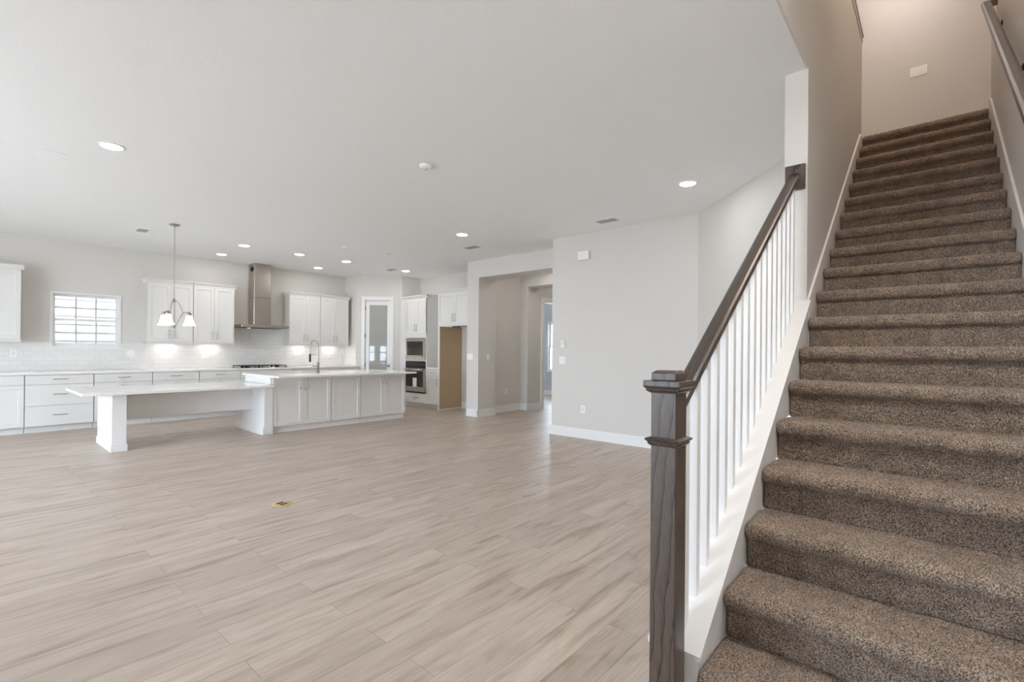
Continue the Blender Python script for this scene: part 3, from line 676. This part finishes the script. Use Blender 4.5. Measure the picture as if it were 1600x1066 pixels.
# ------------------------------------------------------------------ island
IY = 7.60
def island_unit(x0, x1, label, nd):
    w_ = x1-x0; r = empty('island_cabinet', (x0, IY, 0), 0, label, 'cabinet', 'island cabinets')
    MB().box(.0005, w_-.0005, 0, .98, .095, .855).build('body', CABIN, r)
    if nd == 1: panelpart(r, 'door', G, w_-G, .10, .845, w_-.045, .735)
    else:
        panelpart(r, 'door', G, w_/2-.0015, .10, .845, w_/2-.04, .735); panelpart(r, 'door', w_/2+.0015, w_-G, .10, .845, w_/2+.04, .735)
    MB().box(.0005, w_-.0005, .022, .9, 0, .094).build('plinth', TRIM, r)
    return r
r = island_unit(3.145, 4.095, 'white double-door island cabinet at the table end', 2)
MB().box(-.03, 0, .0, .98, .752, .856).build('side_panel', TRIM, r)
island_unit(4.100, 4.645, 'white single-door island cabinet in the middle', 1)
island_unit(4.650, 5.595, 'white double-door island cabinet at the oven end', 2)
tag(MB().box(3.105, 5.635, 7.285, 8.70, .857, .888, .004).build('countertop', QUARTZ), 'white quartz countertop on the kitchen island under the faucet', 'countertop')
# sink (undermount)
r = empty('island_sink', (4.0, 8.33, .888), 0, 'steel undermount sink sunk in the island countertop beside the faucet', 'sink')
MB().box(-.36, .36, -.2, .2, .0004, .0016, .0).build('basin', STEEL, r)
MB().lathe([(.04, .0016), (.04, .003)], (0, 0, 0), 16).build('drain', DARKM, r)
# faucet
fx, fy = 4.085, 8.02
fb = on_ = None
r = empty('island_faucet', (fx, fy, .888), 0, 'brushed nickel spring faucet standing on the island', 'faucet')
# spout plane: towards the sink (+y) and to the image left
d = Vector((-.25, .97, 0)).normalized(); R_ = .10
MB().lathe([(.030, 0), (.030, .008), (.022, .014), (.021, .17), (.014, .18)], (0, 0, 0), 18).build('base', NICKEL, r)
pts = [(0, 0, .17), (0, 0, .30), (0, 0, .42)]
for a in range(0, 181, 15):
    A_ = math.radians(a); pts.append((d.x*R_*(1-math.cos(A_)), d.y*R_*(1-math.cos(A_)), .46+.10*math.sin(A_)))
e = Vector((d.x*2*R_, d.y*2*R_, 0)); pts += [(e.x, e.y, .40), (e.x, e.y, .32)]
MB().tube(spline(pts, 4), .0105, 10).build('hose', NICKEL, r)
MB().lathe([(.012, .32), (.017, .30), (.017, .22), (.021, .19), (.019, .185)], (e.x, e.y, 0), 14).build('spray_head', DARKM, r)
MB().tube([(0, 0, .31), (e.x, e.y, .31)], .006).build('support_arm', NICKEL, r)
MB().tube([(0, 0, .10), (-.05, -.01, .11), (-.11, -.02, .12)], [.011, .009, .008]).build('lever', NICKEL, r)

# ------------------------------------------------------------------ table (bar) with pedestal
r = empty('built_in_table', (1.31, 8.08, 0), 0, 'long white quartz table on a panelled pedestal running into the island', 'table')
MB().box(.935-1.31, 3.112-1.31, 7.46-8.08, 8.76-8.08, .715, .75, .004).build('table_top', QUARTZ, r)
ped = MB().box(-.058, .058, -.46, .455, 0, .715).build('pedestal', TRIM, r)
mb = MB()
for sx in (-1, 1):
    for y0, y1, z0, z1 in ((-.47, -.40, .1, .715), (.395, .465, .1, .715), (-.40, .395, .64, .715), (-.40, .395, .1, .17)):
        mb.box(min(sx*.058, sx*.072), max(sx*.058, sx*.072), y0, y1, z0, z1, .002)
mb.box(-.072, .072, -.474, -.46, .1, .715, .002); mb.build('stiles', TRIM, ped)
MB().box(-.084, .084, -.486, .47, 0, .085, .003).box(-.078, .078, -.48, .466, .085, .105, .004).build('plinth', TRIM, ped)
mb = MB().box(.072, 1.722, -.02, .02, .345, .715); mb.build('apron', TRIM, r)
ex, ey = 3.13-1.31, 8.1-8.08
ep = MB().box(ex-.10, ex+.013, ey-.49, ey+.49, 0, .715).build('end_panel', TRIM, r)
MB().box(ex-.113, ex+.013, ey-.53, ey-.42, .0, .715, .002).box(ex-.113, ex-.09, ey+.41, ey+.50, .0, .715, .002).box(ex-.113, ex-.09, ey-.42, ey+.41, .63, .715, .002).build('pilaster', TRIM, ep)
MB().box(ex-.14, ex+.013, ey-.55, ey+.525, 0, .085, .003).box(ex-.13, ex+.013, ey-.54, ey+.515, .085, .12, .004).build('plinth', TRIM, ep)

# ------------------------------------------------------------------ chandelier
cx, cy = 2.0, 8.13
r = empty('chandelier', (cx, cy, 3.05), 0, 'brushed nickel three-light chandelier with bell shades hanging over the table', 'chandelier')
MB().lathe([(.066, 0), (.066, -.008), (.05, -.02), (.012, -.03)], (0, 0, 0), 24).build('canopy', NICKEL, r)
mb = MB(); z = -.03; k = 0
while z > -1.06:      # chain links
    a = (k % 2)*PI/2; L = [(math.cos(a)*.007*math.cos(t)*1, math.sin(a)*.007*math.cos(t), z-.014+.016*math.sin(t)) for t in [2*PI*i/10 for i in range(11)]]
    mb.tube(L, .0022, 5); z -= .0265; k += 1
mb.build('chain', NICKEL, r)
mb = MB().tube([(0, 0, -.03), (0, 0, -1.05)], .0018, 5); mb.build('cord', PLASTG, r)
MB().lathe([(.004, -1.05), (.012, -1.07), (.02, -1.085), (.012, -1.10), (.006, -1.11), (.006, -1.42), (.03, -1.435), (.034, -1.445), (.02, -1.462), (.008, -1.472), (.002, -1.48)], (0, 0, 0), 16).build('column', NICKEL, r)
for A_ in (-.10, -.10+2.094, -.10-2.094):
    cA, sA = math.cos(A_), math.sin(A_)
    def pol(rr, zz): return (rr*.82*cA, rr*.82*sA, zz)
    mb = MB().tube(spline([pol(.006, -1.085), pol(.03, -1.08), pol(.075, -1.13), pol(.115, -1.20), pol(.128, -1.255), pol(.108, -1.31)], 6), .0052, 7)
    mb.tube(spline([pol(.01, -1.45), pol(.05, -1.40), pol(.085, -1.33), pol(.125, -1.265), pol(.18, -1.238), pol(.235, -1.245)], 6), .0058, 7)
    arm = mb.build('arm', NICKEL, r)
    c_ = pol(.225, 0)
    MB().lathe([(.008, -1.235), (.026, -1.25), (.030, -1.285), (.026, -1.288)], c_, 16).build('socket', NICKEL, arm)
    MB().lathe([(.030, -1.285), (.040, -1.30), (.048, -1.34), (.060, -1.39), (.081, -1.43), (.078, -1.43), (.057, -1.392), (.045, -1.342), (.037, -1.304), (.02, -1.292)], c_, 22).build('shade', SHADE, arm)

# ------------------------------------------------------------------ ceiling fixtures
def can(x, y, label):
    r = empty('recessed_light', (x, y, H), 0, label, 'light', 'recessed ceiling lights')
    MB().lathe([(.095, 0), (.095, -.004), (.078, -.008), (.076, -.003)], (0, 0, 0), 28).build('trim_ring', PLASTIC, r)
    MB().lathe([(.074, -.002), (.074, -.0075)], (0, 0, 0), 28).build('lens', CANGLOW, r)
for a in ((.86, 5.40, 'round recessed light nearest the camera on the left side'), (3.17, 8.83, 'recessed light right of the chandelier, upper one of two'), (3.20, 10.0, 'recessed light right of the chandelier, lower one by the wall'),
          (4.13, 8.85, 'recessed light in front of the range hood chimney'), (5.06, 8.82, 'recessed light above the wall cabinet right of hood'), (5.07, 9.99, 'recessed light above the faucet, close to the back wall'),
          (6.50, 8.83, 'recessed light above the oven tower'), (4.99, 5.38, 'recessed light left of the grey vent in front of the hall opening'), (4.96, 1.93, 'recessed light nearest the stair handrail')):
    can(*a)
def vent(x, y, sx, sy, label, m, ang=0, lou=None):
    r = empty('ceiling_vent', (x, y, H), ang, label, 'vent', None)
    t = .022
    MB().box(-sx/2-t, sx/2+t, -sy/2-t, -sy/2, -.006, 0).box(-sx/2-t, sx/2+t, sy/2, sy/2+t, -.006, 0).box(-sx/2-t, -sx/2, -sy/2, sy/2, -.006, 0).box(sx/2, sx/2+t, -sy/2, sy/2, -.006, 0).build('frame', PLASTIC, r)
    MB().box(-sx/2, sx/2, -sy/2, sy/2, -.0015, 0).build('backing', m, r)
    mb = MB(); n = lou or 12
    for k in range(n):
        yy = -sy/2+sy*(k+.5)/n
        if lou: mb.box(-sx/2, sx/2, yy-sy/n*.13, yy+sy/n*.13, -.004, -.0016)
        else: mb.prism([(yy-sy/n*.42, -.0016), (yy+sy/n*.1, -.007), (yy+sy/n*.18, -.007), (yy-sy/n*.30, -.0016)], 'x', -sx/2, sx/2)
    mb.build('louvers', PLASTIC if lou else m, r)
vent(1.785, 8.91, .125, .25, 'white ceiling vent with dark slots left of the chandelier', SLOT, 0, 6)
vent(5.69, 3.30, .15, .28, 'grey ceiling vent above the big blank wall', GRILLE)
vent(5.72, 5.92, .15, .28, 'grey ceiling vent in front of the hall opening', GRILLE)
vent(6.21, 8.95, .15, .28, 'grey ceiling vent above the pantry door', GRILLE)
for x, y, l in ((3.47, 7.58, 'small white ceiling cover plate over the table end of the island'), (4.31, 7.58, 'small white ceiling cover plate over the island middle'), (5.15, 7.57, 'small white ceiling cover plate over the island near the pantry')):
    o = MB().lathe([(.062, 0), (.062, -.008), (.05, -.016), (.01, -.018)], (x, y, H), 20).build('cover_plate', PLASTIC); tag(o, l, 'cover', 'pendant cover plates')
o = empty('smoke_detector', (2.90, 3.64, H), 0, 'round white smoke detector in the middle of the ceiling', 'smoke detector')
MB().lathe([(.062, 0), (.062, -.012), (.055, -.026), (.03, -.032)], (0, 0, 0), 24).build('housing', PLASTIC, o)
MB().lathe([(.02, -.031), (.02, -.036)], (0, 0, 0), 16).build('sensor', PLASTG, o)
o = MB().box(.46, .64, 5.95, 6.18, H-.004, H-.0005, .001).build('access_plate', CEIL); tag(o, 'flush white square ceiling plate left of the nearest recessed light', 'cover')

# ------------------------------------------------------------------ plates on walls
def plate(kind, loc, rz, w_, h_, label, gang, group=None, m=PLASTIC):
    """faces local -y"""
    r = empty(kind, loc, rz, label, 'outlet' if kind == 'outlet' else 'switch', group)
    MB().box(-w_/2, w_/2, -.006, 0, -h_/2, h_/2, .002).build('cover_plate', m, r)
    for g in range(gang):
        gx = (g-(gang-1)/2)*.046
        if kind == 'outlet':
            MB().box(gx-.017, gx+.017, -.009, -.006, -.034, .034, .002).build('socket', PLASTG, r)
        else: MB().box(gx-.016, gx+.016, -.011, -.006, -.033, .033, .002).build('rocker', PLASTIC, r)
    return r
FXX = -PI/2   # faces -x
plate('outlet', (BX, 3.93, .43), FXX, .074, .116, 'white outlet low on the big blank wall', 1)
plate('light_switch', (BX, 4.31, 1.157), FXX, .12, .116, 'white double switch on the big wall below the thermostat', 2)
r = empty('thermostat', (BX, 4.30, 1.40), FXX, 'small white thermostat at the left end of the big wall', 'thermostat')
MB().box(-.04, .04, -.02, 0, -.055, .055, .005).build('housing', PLASTIC, r); MB().box(-.028, .028, -.0215, -.02, 0, .035).build('screen', PLASTG, r)
r = empty('door_chime', (BX, 3.92, 2.72), FXX, 'white door chime box high on the big blank wall', 'door chime')
MB().box(-.095, .095, -.055, 0, -.062, .062, .006).build('housing', PLASTIC, r)
mb = MB()
for k in range(3): mb.box(-.08, .06, -.057, -.055, -.03+k*.028, -.025+k*.028)
mb.build('grille', PLASTG, r)
plate('light_switch', (6.64, 6.90, 1.17), FXX, .16, .116, 'white switch plate on the front of the pillar', 3)
plate('light_switch', (6.91, JY, 1.168), 0, .074, .116, 'white switch on the shaded side of the pillar', 1)
plate('outlet', (7.68, 6.87, .43), 0, .074, .116, 'white outlet low on the hall wall', 1)
plate('light_switch', (7.65, .155, 4.74), FXX, .165, .116, 'white three-gang switch on the wall at the stair top', 3)
ty = YB-.0125
plate('outlet', (.55, ty, 1.19), 0, .074, .116, 'white outlet on tile at far left below the wall cabinet', 1)
plate('light_switch', (2.0, ty, 1.19), 0, .12, .116, 'white double switch on tile just right of the window', 2)
plate('outlet', (3.16, ty, 1.17), 0, .12, .116, 'white outlet on tile left of the cooktop', 2)
plate('outlet', (4.80, ty, 1.16), 0, .12, .116, 'white outlet on tile just right of the range hood', 2)
plate('outlet', (5.77, ty, 1.15), 0, .12, .116, 'white outlet on tile under the corner wall cabinet', 2)
plate('light_switch', (6.1375, 10.33, 1.15), FXX, .074, .116, 'white switch on the tiled pantry side wall', 1)
# brass floor outlet
r = empty('floor_outlet', (1.775, 4.085, 0), .2, 'round brass outlet set in the wood floor', 'floor outlet')
MB().lathe([(.082, 0), (.082, .002), (.075, .005), (.01, .005)], (0, 0, 0), 32).build('cover', BRASS, r)
MB().box(-.03, .03, -.036, -.012, .0052, .0065, .001).box(-.03, .03, .012, .036, .0052, .0065, .001).build('socket', SLOT, r)
MB().lathe([(.018, .005), (.018, .0062)], (.055, .0, 0), 14).build('screw_cap', BRASS, r)

# ------------------------------------------------------------------ lamps out of frame; loft, foyer and hall ones added as fill light
def ceil_lamp(name, x, y, z, label, m, rad=.16):
    r = empty(name, (x, y, z), 0, label, 'light')
    MB().lathe([(rad, 0), (rad, -.02), (rad*.9, -.024)], (0, 0, 0), 28).build('base', PLASTIC, r)
    MB().lathe([(rad*.88, -.024), (rad*.85, -.05), (rad*.5, -.075), (.01, -.08)], (0, 0, 0), 28).build('diffuser', m, r)
ceil_lamp('ceiling_lamp', 6.9, .3, 6.2, 'warm flush ceiling lamp above the stair landing', UPGLOW, .2)
ceil_lamp('ceiling_lamp', 4.6, -.1, 6.2, 'warm flush ceiling lamp high above the stair flight', WELLGLOW, .2)
ceil_lamp('ceiling_lamp', 1.68, .05, H, 'added unseen ceiling lamp in the foyer to light the lower steps', FOYFILL, .2)  # fill lamp added out of view to brighten the lower treads
ceil_lamp('ceiling_lamp', 3.6, 2.6, 6.2, 'added unseen warm lamp to brighten the upstairs loft', UPGLOW, .2)  # loft fill lamp, added where daylight would come in upstairs
HALLFILL = emit('hall_fill_glow', (1, .95, .9), 30)  # glow of the hidden lamps added to light the hall
ceil_lamp('ceiling_lamp', 7.6, 5.6, H, 'added unseen lamp to brighten the hall just inside its opening', HALLFILL, .15)  # hidden behind the header, added so the hall is lit
ceil_lamp('ceiling_lamp', 9.3, 5.5, H, 'added unseen lamp to brighten the far end of the hall', HALLFILL, .15)  # second hidden hall lamp, added to lift the dark doorway casing
